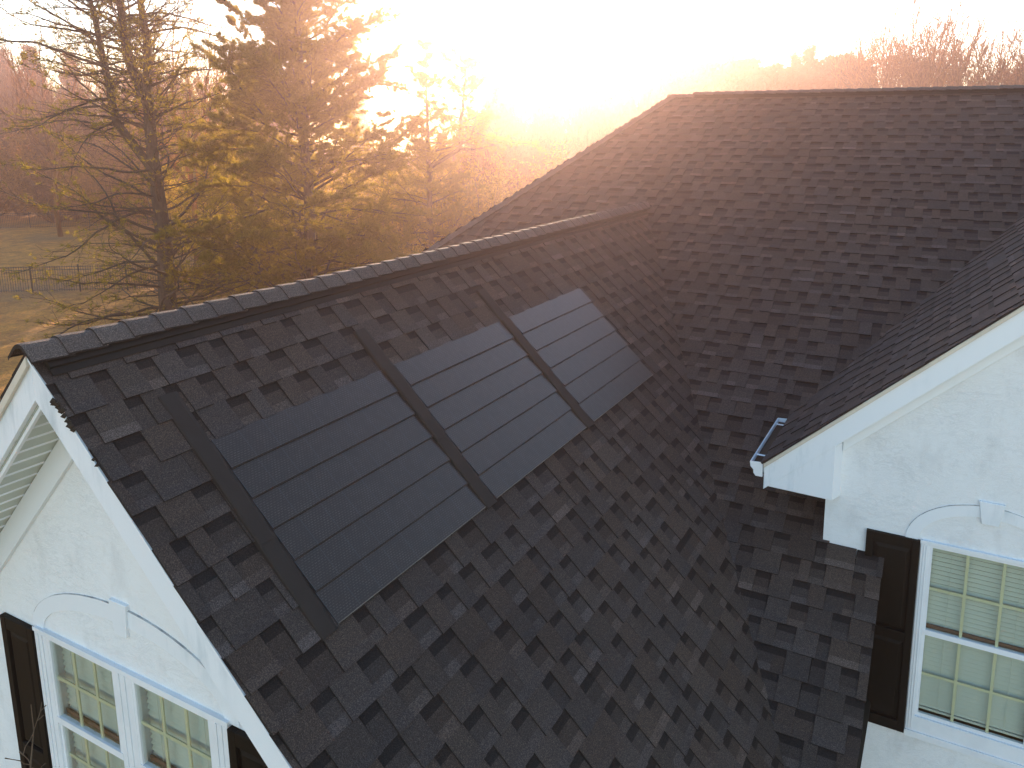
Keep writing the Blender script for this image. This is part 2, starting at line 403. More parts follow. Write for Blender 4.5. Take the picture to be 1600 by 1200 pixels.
vx = lambda y: max(-.72, (zb(y) - WB) / WA + .08)
out_ = [(hx(3.85), 3.85), (-.292, 3.85), (-.292, 5.98), (-.72, 5.981), (-.72, 8.0)] + [(vx(y), y) for y in (9.0, 10.0, 11.0, 12.3)] + [(6.4, 12.4), (6.4, RY - .02), (HIPX + .05, RY - .02)]
n = len(out_); mb.add([(x, y, zb(y) - .007) for x, y in out_] + [(x, y, zb(y) - .05) for x, y in out_],
    [tuple(range(n)), tuple(range(2*n-1, n-1, -1))] + [(i, i+n, (i+1) % n+n, (i+1) % n) for i in range(n)])
part(mb.build('roof_deck', M['vent'], house))

# ------------------------------------------------------------------ front gable trim and wall
FT = AZ - .018
def band(mb, x_a, x_b, top, bot, y0, y1, sgn):
    """strip parallel to a 45 degree rake: z = c - |x-AX|"""
    za = lambda x, c: c - abs(x - AX)
    mb.prism([(x_a, za(x_a, top)), (x_b, za(x_b, top)), (x_b, za(x_b, bot)), (x_a, za(x_a, bot))], y0, y1, 'y')
XL, XR_ = 2 * AX - AEAVE, AEAVE
mb = MB(); band(mb, AX + .0006, XR_, AZ - .036, AZ - .235, 1.958, 1.985, 1); part(mb.build('rake_board', M['paint'], house, .002))
mb = MB(); band(mb, XL, AX - .0006, AZ - .036, AZ - .235, 1.958, 1.985, 1); part(mb.build('rake_board', M['paint'], house, .002))
mb = MB(); band(mb, XL, AX, AZ - .012, AZ - .062, 1.938, 1.957, 1); part(mb.build('rake_trim', M['cream'], house, .002))
mb = MB(); band(mb, AX + .001, XR_, AZ - .014, AZ - .036, 1.946, 1.957, 1); part(mb.build('rake_trim', M['paint'], house, .001))
WY = 2.25
# soffits, ribbed
for sgn in (-1, 1):
    mb = MB(); L = 5.0; n = 42
    for i in range(n):
        s0, s1 = .02 + i * .118, .02 + (i + 1) * .118
        if s1 > 4.95: break
        for a, b_, dz in ((s0, s0 + .108, 0), (s0 + .108, s1, .008)):
            xa, xb = AX + sgn * a * H2, AX + sgn * b_ * H2
            za, zb_ = AZ - .245 - a * H2 + dz, AZ - .245 - b_ * H2 + dz
            mb.prism([(xa, za), (xb, zb_), (xb, zb_ + .012), (xa, za + .012)], 1.986, WY - .001, 'y')
    sof = part(mb.build('soffit', M['soffit'], house))
    rb_ = MB()
    for i in range(41):
        a = .02 + i * .118 + .112
        if a > 4.8: break
        xa, xb = AX + sgn * a * H2, AX + sgn * (a + .009) * H2; za, zb_ = AZ - .245 - a * H2, AZ - .245 - (a + .009) * H2
        rb_.prism([(xa, za - .006), (xb, zb_ - .006), (xb, zb_ + .002), (xa, za + .002)], 2.006, WY - .024, 'y')
    r_o = rb_.build('soffit_ribs', M['vinyl'], sof); r_o['kind'] = 'stuff'
    mb = MB()
    band(mb, AX, AX + sgn * 3.4, AZ - .25, AZ - .275, 1.986, 2.005, 1)
    band(mb, AX, AX + sgn * 3.4, AZ - .25, AZ - .272, WY - .022, WY - .002, 1)
    part(mb.build('soffit_trim', M['vinyl'], house))
mb = MB(); band(mb, AX, AX + 3.3, AZ - .25, AZ - .44, WY - .026, WY + .002, 1); band(mb, AX - 3.3, AX, AZ - .25, AZ - .44, WY - .026, WY + .002, 1)
part(mb.build('frieze_board', M['paint'], house, .002))

def wall_panel(name, x0, x1, z0, z1, y, holes, gable, thick=.14):
    xs = sorted({x0, x1, *[h[0] for h in holes], *[h[1] for h in holes]}); zs = sorted({z0, z1, *[h[2] for h in holes], *[h[3] for h in holes]})
    bm = bmesh.new()
    for i in range(len(xs) - 1):
        for j in range(len(zs) - 1):
            cx, cz = (xs[i] + xs[i+1]) / 2, (zs[j] + zs[j+1]) / 2
            if any(h[0] < cx < h[1] and h[2] < cz < h[3] for h in holes): continue
            bm.faces.new([bm.verts.new(p) for p in ((xs[i], y, zs[j]), (xs[i+1], y, zs[j]), (xs[i+1], y, zs[j+1]), (xs[i], y, zs[j+1]))])
    bmesh.ops.remove_doubles(bm, verts=bm.verts, dist=1e-5)
    if gable:
        ax, az, sl = gable
        for sgn in (-1, 1):
            bmesh.ops.bisect_plane(bm, geom=bm.verts[:] + bm.edges[:] + bm.faces[:], plane_co=(ax, y, az), plane_no=(sgn * sl, 0, 1), clear_outer=True)
    me = bpy.data.meshes.new(name); bm.to_mesh(me); bm.free(); me.materials.append(M['stucco'])
    o = link(bpy.data.objects.new(name, me), house)
    m = o.modifiers.new('thickness', 'SOLIDIFY'); m.thickness = thick; m.offset = -1
    return part(o)
WL = (-4.692, -3.036, -4.12, -2.912)      # left double window opening
wall_panel('wall', -6.95, -.62, GZ, AZ, WY, [(WL[0]+.01, WL[1]-.01, WL[2], WL[3]-.01)], (AX, AZ - .255, 1.0))
def box_part(name, mat, *b, parent=house, bevel=0):
    mb = MB(); mb.box(*b); return part(mb.build(name, mat, parent, bevel))
box_part('wall', M['stucco'], -.76, -.62, 2.40, 5.4, GZ, -4.62)
box_part('wall', M['stucco'], -6.95, -6.81, 2.40, 9.0, GZ, -4.62)
# wing wall
WWY = 6.05
WR = (-.036, .85, -4.765, -3.088)
wall_panel('wall', -.752, 5.25, GZ, 2.0, WWY, [(WR[0]+.01, WR[1]-.01, WR[2]+.01, WR[3]-.01)], (WRX, WRZ - .245, WA))
box_part('wall', M['stucco'], -.752, -.612, WWY + .141, 12.0, GZ, -2.72)
box_part('wall', M['stucco'], 5.11, 5.25, WWY + .141, 18.0, GZ, -2.75)
box_part('wall', M['stucco'], -8.9, 5.11, 20.6, 20.75, GZ, -4.2)
box_part('wall', M['stucco'], -8.9, -8.76, 4.7, 20.6, GZ, -4.65)
box_part('wall', M['stucco'], -8.76, -6.95, 4.7, 4.84, GZ, -4.65)

# wing rake: fascia, cream strip, return box, frieze, gutter
zw = lambda x: WA * x + WB
def wband(mb, xa, xb, top, bot, y0, y1):
    mb.prism([(xa, zw(xa) + top), (xb, zw(xb) + top), (xb, zw(xb) + bot), (xa, zw(xa) + bot)], y0, y1, 'y')
mb = MB(); wband(mb, WEAVE, WRX, -.036, -.235, 5.933, 5.962)
part(mb.build('rake_board', M['paint'], house, .002))
mb = MB(); z2 = lambda x: WRZ - WA * (x - WRX)
mb.prism([(WRX, WRZ - .036), (5.6, z2(5.6) - .036), (5.6, z2(5.6) - .235), (WRX, WRZ - .235)], 5.933, 5.962, 'y'); part(mb.build('rake_board', M['paint'], house, .002))
mb = MB(); wband(mb, WEAVE - .004, WRX, -.008, -.046, 5.918, 5.932)
part(mb.build('rake_trim', M['cream'], house, .002))
mb = MB()
zr = zw(WEAVE) - .205; xe = -.69; xt = (zr + .235 - WB) / WA
mb.add([(WEAVE, 5.939, zr), (xe, 5.939, zr - .01), (xe, 5.939, zw(xe) - .225), (WEAVE, 5.939, zw(WEAVE) - .20),
        (WEAVE, WWY, zr), (xe + .045, WWY, zr - .01), (xe + .045, WWY, zw(xe) - .225), (WEAVE, WWY, zw(WEAVE) - .20)],
       [(0,1,2,3), (7,6,5,4), (0,4,5,1), (1,5,6,2), (2,6,7,3), (3,7,4,0)])
part(mb.build('cornice_return', M['paint'], house, .002))
mb = MB(); wband(mb, xe + .05, WRX, -.20, -.25, 5.963, WWY - .001); part(mb.build('soffit', M['paint'], house))
mb = MB(); wband(mb, xe + .047, WRX, -.235, -.345, WWY - .02, WWY + .001); part(mb.build('frieze_board', M['paint'], house, .003))
# eave soffit of wing behind the return
box_part('soffit', M['paint'], WEAVE + .01, -.753, WWY + .001, 9.0, zr, zr + .02)
# gutter
mb = MB(); gx1 = WEAVE - .012; gz = -2.79; g0, g1 = 5.935, 6.99
prof = [(0, .125), (0, 0), (-.055, 0), (-.072, .022), (-.074, .05), (-.098, .075), (-.105, .115), (-.098, .118)]
inner = [(-.094, .112), (-.092, .08), (-.068, .054), (-.066, .026), (-.052, .006), (-.006, .006), (-.006, .125)]
pp = [(gx1 + a, gz + b_) for a, b_ in prof + inner]
n = len(pp); mb.add([(a, g0, b_) for a, b_ in pp] + [(a, g1, b_) for a, b_ in pp], [(i, i+n, (i+1) % n+n, (i+1) % n) for i in range(n)])
mb.prism([(gx1 + a, gz + b_) for a, b_ in prof], g0 - .006, g0, 'y'); mb.prism([(gx1 + a, gz + b_) for a, b_ in prof], g1, g1 + .006, 'y')
gut = part(mb.build('gutter', M['vinyl'], house))
mb = MB(); mb.box(gx1 - .09, gx1 - .008, g0 + .004, g1 - .004, gz + .02, gz + .085); deb = mb.build('debris', M['gutter_in'], gut)
for yy in (6.10, 6.85):
    mb = MB(); mb.box(gx1 - .095, gx1 + .01, yy, yy + .02, gz + .105, gz + .11); mb.build('hanger', M['vinyl'], gut)
mb = MB(); mb.box(gx1 + .001, WEAVE + .012, 5.963, 9.0, gz + .03, -2.665); part(mb.build('fascia', M['paint'], house))
rk = random.Random(4); mb = MB()      # leaf debris caught on the near rake edge
for i in range(38):
    s_ = rk.uniform(.27, .44) if i < 36 else .62 + .03 * (i - 36); q = .006 + .010 * rk.random() * (1 if i < 36 else .6)
    c = np.array((AX + s_ * H2 + rk.uniform(-.004, .004), ARAKE - rk.uniform(0, .012), AZ - s_ * H2 + .004 + rk.uniform(-.022, .004)))
    V = [c + np.array(d) * q * rk.uniform(.6, 1.4) for d in ((1,0,0), (-1,0,0), (0,1,0), (0,-1,0), (0,0,1), (0,0,-1))]
    mb.add(V, [(0,2,4), (2,1,4), (1,3,4), (3,0,4), (2,0,5), (1,2,5), (3,1,5), (0,3,5)])
o = part(mb.build('leaf_debris', M['gutter_in'], house)); o['kind'] = 'stuff'
# front gable right eave gutter board
box_part('fascia', M['paint'], AEAVE - .02, AEAVE + .005, 1.99, 3.8, -4.72, -4.62)

# ------------------------------------------------------------------ windows
def window(x0, x1, z0, z1, y, units, sash_mid, cols, fr, sill=.0, blind_frac=(1, .62), mull=.10):
    """double hung window units; the outer frame is the part, everything else its sub-parts"""
    mb = MB(); yf = y - .024; yb = y + .06
    frt = .028; mb.box(x0, x1, yf, yb, z1 - frt, z1); mb.box(x0, x0 + fr, yf, yb, z0 + fr + sill, z1 - frt - .0005); mb.box(x1 - fr, x1, yf, yb, z0 + fr + sill, z1 - frt - .0005)
    mb.box(x0, x1, yf, yb, z0, z0 + fr + sill - .0005)
    mb.box(x0 - .006, x1 + .006, yf - .005, yf - .0005, z1 - .022, z1 + .004)
    mb.box(x0 - .005, x1 + .005, yf - .014, yf - .0005, z0 - .004, z0 + .05)
    for k in (.3, .62):
        mb.box(x0 + fr * k, x0 + fr * k + .006, yf - .006, yf - .0004, z0 + .06, z1 - .03)
        mb.box(x1 - fr * k - .006, x1 - fr * k, yf - .006, yf - .0004, z0 + .06, z1 - .03)
    W = (x1 - x0 - 2 * fr - mull * (units - 1)) / units
    for i in range(units - 1):
        a = x0 + fr + W * (i + 1) + mull * i
        mb.box(a, a + mull, yf, yb, z0 + fr + sill, z1 - frt - .0005)
        for k in (.28, .62): mb.box(a + mull * k, a + mull * k + .006, yf - .006, yf - .0004, z0 + .06, z1 - frt)
    w = part(mb.build('window', M['vinyl'], house, .0015))
    zi0, zi1 = z0 + fr + sill, z1 - frt
    for i in range(units):
        a = x0 + fr + (W + mull) * i; b_ = a + W
        for (s0, s1, yy) in ((sash_mid, zi1, y - .012), (zi0, sash_mid, y - .002)):
            t_ = .022; mb = MB(); top = s0 == sash_mid
            rb = .036 if top else .03
            if top: mb.box(a, b_, yy - .014, yy + .02, s0 - .006, s0 + rb)
            else: mb.box(a, b_, yy - .004, yy + .02, s0, s0 + rb)
            mb.box(a, b_, yy - .01, yy + .02, s1 - .014, s1 - .0005)
            mb.box(a, a + t_, yy - .01, yy + .019, s0 + rb, s1 - .014); mb.box(b_ - t_, b_, yy - .01, yy + .019, s0 + rb, s1 - .014)
            mb.build('sash', M['vinyl'], w)
            ga, gb, gc, gd = a + t_, b_ - t_, s0 + rb, s1 - .014
            mb = MB(); mb.box(ga, gb, yy + .0, yy + .003, gc, gd); mb.build('pane', M['glass'], w)
            mb = MB(); mw = .0105
            for c in range(1, cols):
                cx = ga + (gb - ga) * c / cols; mb.box(cx - mw, cx + mw, yy + .006, yy + .014, gc, gd)
            cz = (gc + gd) / 2; mb.box(ga, gb, yy + .0065, yy + .0135, cz - mw, cz + mw)
            mb.build('muntin', M['muntin'], w)
        # blind behind
        mb = MB(); zt = zi1 + .02; zbm = zi1 - (zi1 - zi0) * blind_frac[0]; yy = y + .046
        zz = zt; k = 0
        while zz > zbm + .03:
            d = .016; tl = .0125
            mb.add([(a + .015, yy - d/2, zz - tl), (b_ - .015, yy - d/2, zz - tl), (b_ - .015, yy + d/2, zz + tl), (a + .015, yy + d/2, zz + tl),
                    (a + .015, yy - d/2, zz - tl - .0015), (b_ - .015, yy - d/2, zz - tl - .0015), (b_ - .015, yy + d/2, zz + tl - .0015), (a + .015, yy + d/2, zz + tl - .0015)],
                   [(0,1,2,3), (7,6,5,4), (0,4,5,1), (1,5,6,2), (2,6,7,3), (3,7,4,0)])
            zz -= .037
        mb.box(a + .015, b_ - .015, yy - .012, yy + .012, zz - .004, zz + .014)
        for q in (.2, .8): mb.box(a + (b_-a)*q, a + (b_-a)*q + .0025, yy - .018, yy - .016, zz, zi1)
        mb.build('blind', M['blind'], w)
        mb = MB(); mb.box(a + .02, b_ - .02, y + .022, y + .032, sash_mid + .032, sash_mid + .062); mb.build('inner_rail', M['rail'], w)
    mb = MB(); Y0, Y1 = y + .061, y + .9
    X0, X1 = x0 + .012, x1 - .012
    mb.add([(X0, Y0, z0), (X1, Y0, z0), (X1, Y1, z0), (X0, Y1, z0), (X0, Y0, z1), (X1, Y0, z1), (X1, Y1, z1), (X0, Y1, z1)],
           [(0,3,2,1), (4,5,6,7), (1,2,6,5), (2,3,7,6), (3,0,4,7)])
    mb.build('room', M['interior'], w)
    return w
window(WL[0], WL[1], WL[2], WL[3], WY, 2, -3.50, 3, .125, 0, (1, 1), .15)
window(WR[0], WR[1], WR[2], WR[3], WWY, 1, -3.855, 3, .060, .12, (.97, 1))

# arch trims with keystones
def arch(xc, hw, zs, rise, y, wid, th, key):
    """raised elliptical band over a window; keystone is its sub-part"""
    mb = MB(); n = 36; outer = []; inn = []
    for i in range(n + 1):
        a = math.pi * i / n
        outer.append((xc - hw * math.cos(a), zs + rise * math.sin(a))); inn.append((xc - (hw - wid) * math.cos(a), zs + (rise - wid) * math.sin(a)))
    for i in range(n):
        q = [outer[i], outer[i+1], inn[i+1], inn[i]]
        mb.add([(p[0], y - th, p[1]) for p in q] + [(p[0], y + .002, p[1]) for p in q], [(0,1,2,3), (0,4,5,1), (2,6,7,3)] + ([(0,3,7,4)] if i == 0 else []) + ([(1,5,6,2)] if i == n-1 else []))
    o = part(mb.build('arch_trim', M['paint'], house))
    rk = random.Random(int(abs(xc) * 100)); mb = MB()
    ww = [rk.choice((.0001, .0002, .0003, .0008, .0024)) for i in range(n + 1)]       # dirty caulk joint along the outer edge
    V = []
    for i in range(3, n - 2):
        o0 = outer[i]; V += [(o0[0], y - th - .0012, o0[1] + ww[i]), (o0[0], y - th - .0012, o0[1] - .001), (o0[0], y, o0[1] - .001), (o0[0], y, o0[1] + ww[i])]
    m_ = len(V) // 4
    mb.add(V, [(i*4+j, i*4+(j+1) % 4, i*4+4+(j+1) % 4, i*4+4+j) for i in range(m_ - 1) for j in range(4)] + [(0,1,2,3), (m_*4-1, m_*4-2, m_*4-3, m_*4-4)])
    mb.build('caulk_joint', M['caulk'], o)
    mb = MB(); kw, kh, kz = key
    mb.prism([(xc - kw, kz), (xc + kw, kz), (xc + kw * .66, kz - kh), (xc - kw * .66, kz - kh)], y - th - .012, y + .002, 'y')
    mb.build('keystone', M['paint'], o, .003)
    return o
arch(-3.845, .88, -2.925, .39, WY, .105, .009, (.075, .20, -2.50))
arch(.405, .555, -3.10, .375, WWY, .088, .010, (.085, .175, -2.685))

def shutter(x0, x1, z0, z1, y):
    mb = MB(); st = .055; y0, y1 = y - .034, y - .001
    mb.box(x0, x0 + st, y0, y1, z0, z1); mb.box(x1 - st, x1, y0, y1, z0, z1)
    zm = (z0 + z1) / 2
    for a, b_ in ((z0, z0 + .09), (zm - .04, zm + .04), (z1 - .08, z1)): mb.box(x0 + st, x1 - st, y0 + .0005, y1, a, b_)
    s = part(mb.build('shutter', M['shutter'], house, .003))
    for a, b_ in ((z0 + .09, zm - .04), (zm + .04, z1 - .08)):
        mb = MB(); xa, xb = x0 + st, x1 - st; i = .035
        mb.add([(xa, y - .012, a), (xb, y - .012, a), (xb, y - .012, b_), (xa, y - .012, b_),
                (xa + i, y - .027, a + i), (xb - i, y - .027, a + i), (xb - i, y - .027, b_ - i), (xa + i, y - .027, b_ - i)],
               [(0,1,5,4), (1,2,6,5), (2,3,7,6), (3,0,4,7), (4,5,6,7)])
        mb.build('shutter_panel', M['shutter'], s)
shutter(-5.04, -4.70, -4.75, -2.935, WY)
shutter(-3.028, -2.69, -4.75, -2.935, WY)
shutter(-.428, -.043, -4.76, -3.095, WWY)
shutter(.862, 1.25, -4.76, -3.095, WWY)

# ------------------------------------------------------------------ solar shingle arrays
# plane frame: local x = along ridge (+Y world), local y = down the slope, local z = outward
RM = Matrix(((0, H2, H2, AX), (1, 0, 0, 0), (0, -H2, H2, AZ), (0, 0, 0, 1)))
S0 = .757
def solar(y0, y1, fl0, fl1, label, cells_y0, right_end=False):
    t = empty('solar_array', (0, 0, 0), label=label, cat='solar array', group='solar shingle arrays on the front gable roof')
    t.matrix_world = RM @ Matrix.Translation((y0, S0, 0))
    for i in range(6):
        a = i * E_; mb = MB()
        u0_, u1_ = 0, y1 - y0
        prof = [(a - .004, .013), (a + E_ - .006, .024), (a + E_ - .003, .022), (a + E_ - .003, .0), (a - .004, .0)]
        mb.prism(prof, u0_, u1_, 'x'); s = mb.build('solar_shingle', M['solar'], t)
        mb = MB(); mb.box(0, u1_, a + E_ - .0075, a + E_ - .0045, .0235, .0252); mb.build('edge_trim', M['dark'] if i < 5 else M['edge'], s)
    if fl0 is not None:
        lf = 0 if y0 < 3 else .009
        u0_, u1_ = fl0 - y0, fl1 - y0
        for (a, b_, hh) in ((-.325, .012, .018 + lf), (.008, 3.2 * E_, .026 + lf), (3.2 * E_ - .004, 6 * E_ + .012, .023 + lf)):
            mb = MB()
            pf = [(u0_, 0), (u0_ + .004, hh - .004), (u0_ + .012, hh), (u1_ - .03, hh), (u1_ - .004, hh - .012), (u1_, 0)]
            V = [(u, a, h) for u, h in pf] + [(u, b_, h) for u, h in pf]; n = len(pf)
            mb.add(V, [tuple(range(n)), tuple(range(2*n-1, n-1, -1))] + [(i, i+n, (i+1) % n+n, (i+1) % n) for i in range(n)])
            mb.build('flashing_cover', M['dark'], t)
    return t
solar(2.475, 3.785, 2.36, 2.478, 'near left six-row dark solar array beside the white rake, widest flashing cover', 0)
solar(3.905, 5.250, 3.775, 3.902, 'middle six-row dark solar array between the other two arrays', 0)
solar(5.385, 6.745, 5.250, 5.382, 'far six-row solar array, palest with sky glare, nearest the roof valley', 0)

# ------------------------------------------------------------------ ground, fences
fw = np.array([-math.sin(YAW) * math.cos(PIT), math.cos(YAW) * math.cos(PIT), -math.sin(PIT)])
rt = np.array([math.cos(YAW), math.sin(YAW), 0.])
up_ = np.cross(rt, fw)
def gp(px, d, z=GZ):
    """spot on the lawn in the direction of column px at distance d"""
    r = fw + rt * (px - PX) / FPX - up_ * (201 - PY) / FPX
    return Vector((r[0] * d, r[1] * d, z))
nG = 60; V = []; F = []
gx = np.linspace(-230, 150, nG); gy = np.linspace(-60, 240, nG)
rr = np.random.RandomState(5)
for j in gy:
    for i in gx:
        far = max(0, math.hypot(i, j) - 45)
        V.append((i, j, GZ + (rr.rand() - .5) * .25 * min(1, far / 20)))
F = [(j*nG+i, j*nG+i+1, (j+1)*nG+i+1, (j+1)*nG+i) for j in range(nG-1) for i in range(nG-1)]
tag(mesh_obj('ground', V, F, M['ground'], smooth=True), kind='structure')

def fence(A, B, h, bay, pick, label):
    A = Vector(A); B = Vector(B); L = (B - A).length; ang = math.atan2(B.y - A.y, B.x - A.x)
    t = empty('iron_fence', A, label=label, cat='fence', group='black iron fences across the lawn'); t.rotation_euler.z = ang
    nb = int(L / bay)
    for k in range(nb):
        x0, x1 = k * bay, (k + 1) * bay
        mb = MB()
        for z in (.12, h - .22, h - .06): mb.box(x0 + .03, x1 - .03, -.016, .016, z, z + .032)
        n = int(bay / pick)
        for i in range(1, n): mb.box(x0 + i * pick - .009, x0 + i * pick + .009, -.009, .009, .05, h)
        mb.build('panel', M['iron'], t)
    for k in range(nb + 1):
        mb = MB(); x0 = k * bay; mb.box(x0 - .032, x0 + .032, -.032, .032, 0, h + .05); mb.box(x0 - .04, x0 + .04, -.04, .04, h + .0505, h + .075); mb.build('post', M['iron'], t)
fence(gp(-60, 40.0), gp(560, 42.5), 1.45, 2.44, .125, 'nearer black picket fence crossing the lawn behind the big pine trunk')
fence(gp(-120, 66), gp(300, 70), 1.4, 2.44, .14, 'farther black picket fence at the edge of the woods')

# ------------------------------------------------------------------ trees
def tubes(segs, sides=5):
    """segs: array (n,8) p0 p1 r0 r1 -> verts, faces"""
    s = np.asarray(segs, float); p0, p1, r0, r1 = s[:, :3], s[:, 3:6], s[:, 6], s[:, 7]
    d = p1 - p0; ln = np.linalg.norm(d, axis=1, keepdims=True); d = d / np.maximum(ln, 1e-9)
    ref = np.where(np.abs(d[:, 2:3]) > .9, np.array([[1., 0, 0]]), np.array([[0, 0, 1.]]))
    a = np.cross(d, ref); a /= np.linalg.norm(a, axis=1, keepdims=True); b = np.cross(d, a)
    an = np.arange(sides) * 2 * np.pi / sides
    ring = a[:, None, :] * np.cos(an)[None, :, None] + b[:, None, :] * np.sin(an)[None, :, None]
    v = np.concatenate([p0[:, None] + ring * r0[:, None, None], p1[:, None] + ring * r1[:, None, None]], 1).reshape(-1, 3)
    base = (np.arange(len(s)) * 2 * sides)[:, None]; i = np.arange(sides); j = (i + 1) % sides
    f = np.stack([base + i, base + j, base + sides + j, base + sides + i], -1).reshape(-1, 4)
    return v, f
def fast_mesh(name, v, f, mat, smooth=False):
    me = bpy.data.meshes.new(name); n, k = f.shape
    me.vertices.add(len(v)); me.vertices.foreach_set('co', np.asarray(v, np.float32).ravel())
    me.loops.add(n * k); me.loops.foreach_set('vertex_index', f.astype(np.int32).ravel())
    me.polygons.add(n); me.polygons.foreach_set('loop_start', np.arange(0, n * k, k, dtype=np.int32))
    if smooth: me.polygons.foreach_set('use_smooth', np.ones(n, bool))
    me.materials.append(mat); me.update(calc_edges=True); me.validate(); return me
def unit(v): return v / max(np.linalg.norm(v), 1e-9)

def needles(pts, dirs, rs, n=8, ln=.15, wd=.016, spread=.8):
    """tufts of thin blades at pts pointing round dirs"""
    P = np.repeat(pts, n, 0); D = np.repeat(dirs, n, 0)
    D = D + rs.normal(0, spread, D.shape); D /= np.linalg.norm(D, axis=1, keepdims=True)
    L = ln * rs.uniform(.6, 1.25, (len(P), 1)); side = np.cross(D, rs.normal(0, 1, D.shape)); side /= np.linalg.norm(side, axis=1, keepdims=True)
    v = np.stack([P - side * wd / 2, P + side * wd / 2, P + D * L], 1).reshape(-1, 3)
    return v, np.arange(len(v)).reshape(-1, 3)
def leaves(pts, rs, size=.07):
    n = len(pts); a = rs.normal(0, 1, (n, 3)); a /= np.linalg.norm(a, axis=1, keepdims=True)
    b = np.cross(a, rs.normal(0, 1, (n, 3))); b /= np.linalg.norm(b, axis=1, keepdims=True)
    s = size * rs.uniform(.6, 1.3, (n, 1))
    v = np.stack([pts - a * s, pts - b * s * .45, pts + a * s, pts + b * s * .45], 1).reshape(-1, 3)
    return v, np.arange(len(v)).reshape(-1, 4)

def pine_mesh(seed, H, rad, trunk_r, low=.06, dens=1.0, bare=.0, leaders=(), needle_len=.15, whorl=.45, tuft_n=8, droop=0., tips=.35, profile=1.15):
    rs = np.random.RandomState(seed); tr, br = [], []; tp, td = [], []
    def trunk_line(base, top, r0, r1, n):
        pts = [base]
        for i in range(1, n + 1):
            q = base + (top - base) * i / n + rs.normal(0, .04, 3) * np.array((1, 1, 0)); pts.append(q)
        for i in range(n):
            ra = r0 + (r1 - r0) * i / n; rb = r0 + (r1 - r0) * (i + 1) / n
            tr.append([*pts[i], *pts[i+1], ra, rb])
        return pts
    stems = [(np.array((0, 0, 0.)), np.array((0., 0, H)), trunk_r, .02, low * H, 1.0)]
    for (zb, dx, dy, ztop, kx, ky, rr_) in leaders:     # side leaders that curve up beside the trunk
        b0 = np.array((0, 0, zb)); k0 = np.array((dx, dy, zb + (ztop - zb) * .18)); tp0 = np.array((kx, ky, ztop))
        tr.append([*b0, *k0, rr_, rr_ * .92]); stems.append((k0, tp0, rr_ * .92, .02, 0, .75))
    for (base, top, r0, r1, z_low, sc) in stems:
        Hs = top[2] - base[2]; trunk_line(base, top, r0, r1, 12)
        z = z_low
        while z < Hs - .2:
            f = z / Hs; c = base + (top - base) * f
            if base[2] == 0 and len(leaders) and f > .55 and sc == 1.0 and rs.rand() < .3: z += whorl; continue
            Lm = rad * sc * (max(1 - f, 0.03) ** .72) * (.72 + .28 * min(1, f * 5)) * profile if f > .0 else rad
            nb = rs.randint(3, 6) if dens > .3 else rs.randint(2, 5)
            a0 = rs.rand() * 6.28
            for k in range(nb):
                az = a0 + k * 6.283 / nb + rs.normal(0, .25); L = Lm * rs.uniform(.35, 1.15)
                el = .14 + .6 * f + rs.normal(0, .20) - droop
                p = c + np.array((0, 0, rs.normal(0, .1))); d = np.array((math.cos(az) * math.cos(el), math.sin(az) * math.cos(el), math.sin(el)))
                rb = max(.008, .0095 * L + .006); ns = max(5, int(L / .30)); st = L / ns
                for s_ in range(ns):
                    t_ = (s_ + 1) / ns
                    d2 = unit(d + rs.normal(0, .13, 3) + np.array((0, 0, .05 * (t_ - .3))))
                    q = p + d2 * st; br.append([*p, *q, rb * (1 - s_ / ns) + .004, rb * (1 - t_) + .004])
                    if t_ > .18:
                        for sd_ in (-1, 1):
                            if rs.rand() < .22: continue
                            lat = unit(np.cross(d2, (0, 0, 1.))) * sd_
                            dd = unit(d2 * .75 + lat * rs.uniform(.5, 1.1) + np.array((0, 0, rs.normal(.06, .2))))
                            Lt = min(L * .42, 1.5) * (1.15 - .75 * t_) * rs.uniform(.5, 1.1); nt_ = 3; pp_ = q
                            for w_ in range(nt_):
                                dd = unit(dd + rs.normal(0, .16, 3)); qq = pp_ + dd * Lt / nt_
                                br.append([*pp_, *qq, .009 - .002 * w_, .007 - .002 * w_])
                                if rs.rand() > (bare if (z > .42 * H or t_ > .62) else max(bare, .86)):
                                    for r_ in range(int(round(3 * dens))):
                                        tp.append(pp_ + (qq - pp_) * rs.rand() + rs.normal(0, .03, 3)); td.append(unit(dd + np.array((0, 0, .35))))
                                if rs.rand() < .6:
                                    d3 = unit(dd + rs.normal(0, .55, 3)); q3 = qq + d3 * Lt * .28
                                    br.append([*qq, *q3, .006, .004])
                                    if rs.rand() > bare:
                                        for r_ in range(int(round(2 * dens))): tp.append(qq + (q3 - qq) * rs.uniform(.3, 1)); td.append(unit(d3 + np.array((0, 0, .3))))
                                pp_ = qq
                    p = q; d = d2
                if rs.rand() > bare:
                    for r_ in range(3): tp.append(p + rs.normal(0, .03, 3)); td.append(unit(d + np.array((0, 0, .5))))
            z += whorl * rs.uniform(.7, 1.25)
    tv, tf = tubes(tr, 9); bv, bf = tubes(br, 4)
    nv, nf = needles(np.array(tp), np.array(td), rs, tuft_n, needle_len, .017, .55) if tp else (None, None)
    return (tv, tf), (bv, bf), (nv, nf)
def make_pine(loc, label, cat='pine tree', group=None, needle='needle', **k):
    t = empty('pine_tree', loc, label=label, cat=cat, group=group)
    (tv, tf), (bv, bf), (nv, nf) = pine_mesh(**k)
    link(bpy.data.objects.new('trunk', fast_mesh('trunk', tv, tf, M['bark'], True)), t)
    link(bpy.data.objects.new('branches', fast_mesh('branches', bv, bf, M['bark'])), t)
    if nv is not None: link(bpy.data.objects.new('crown', fast_mesh('crown', nv, nf, M[needle])), t)
    return t
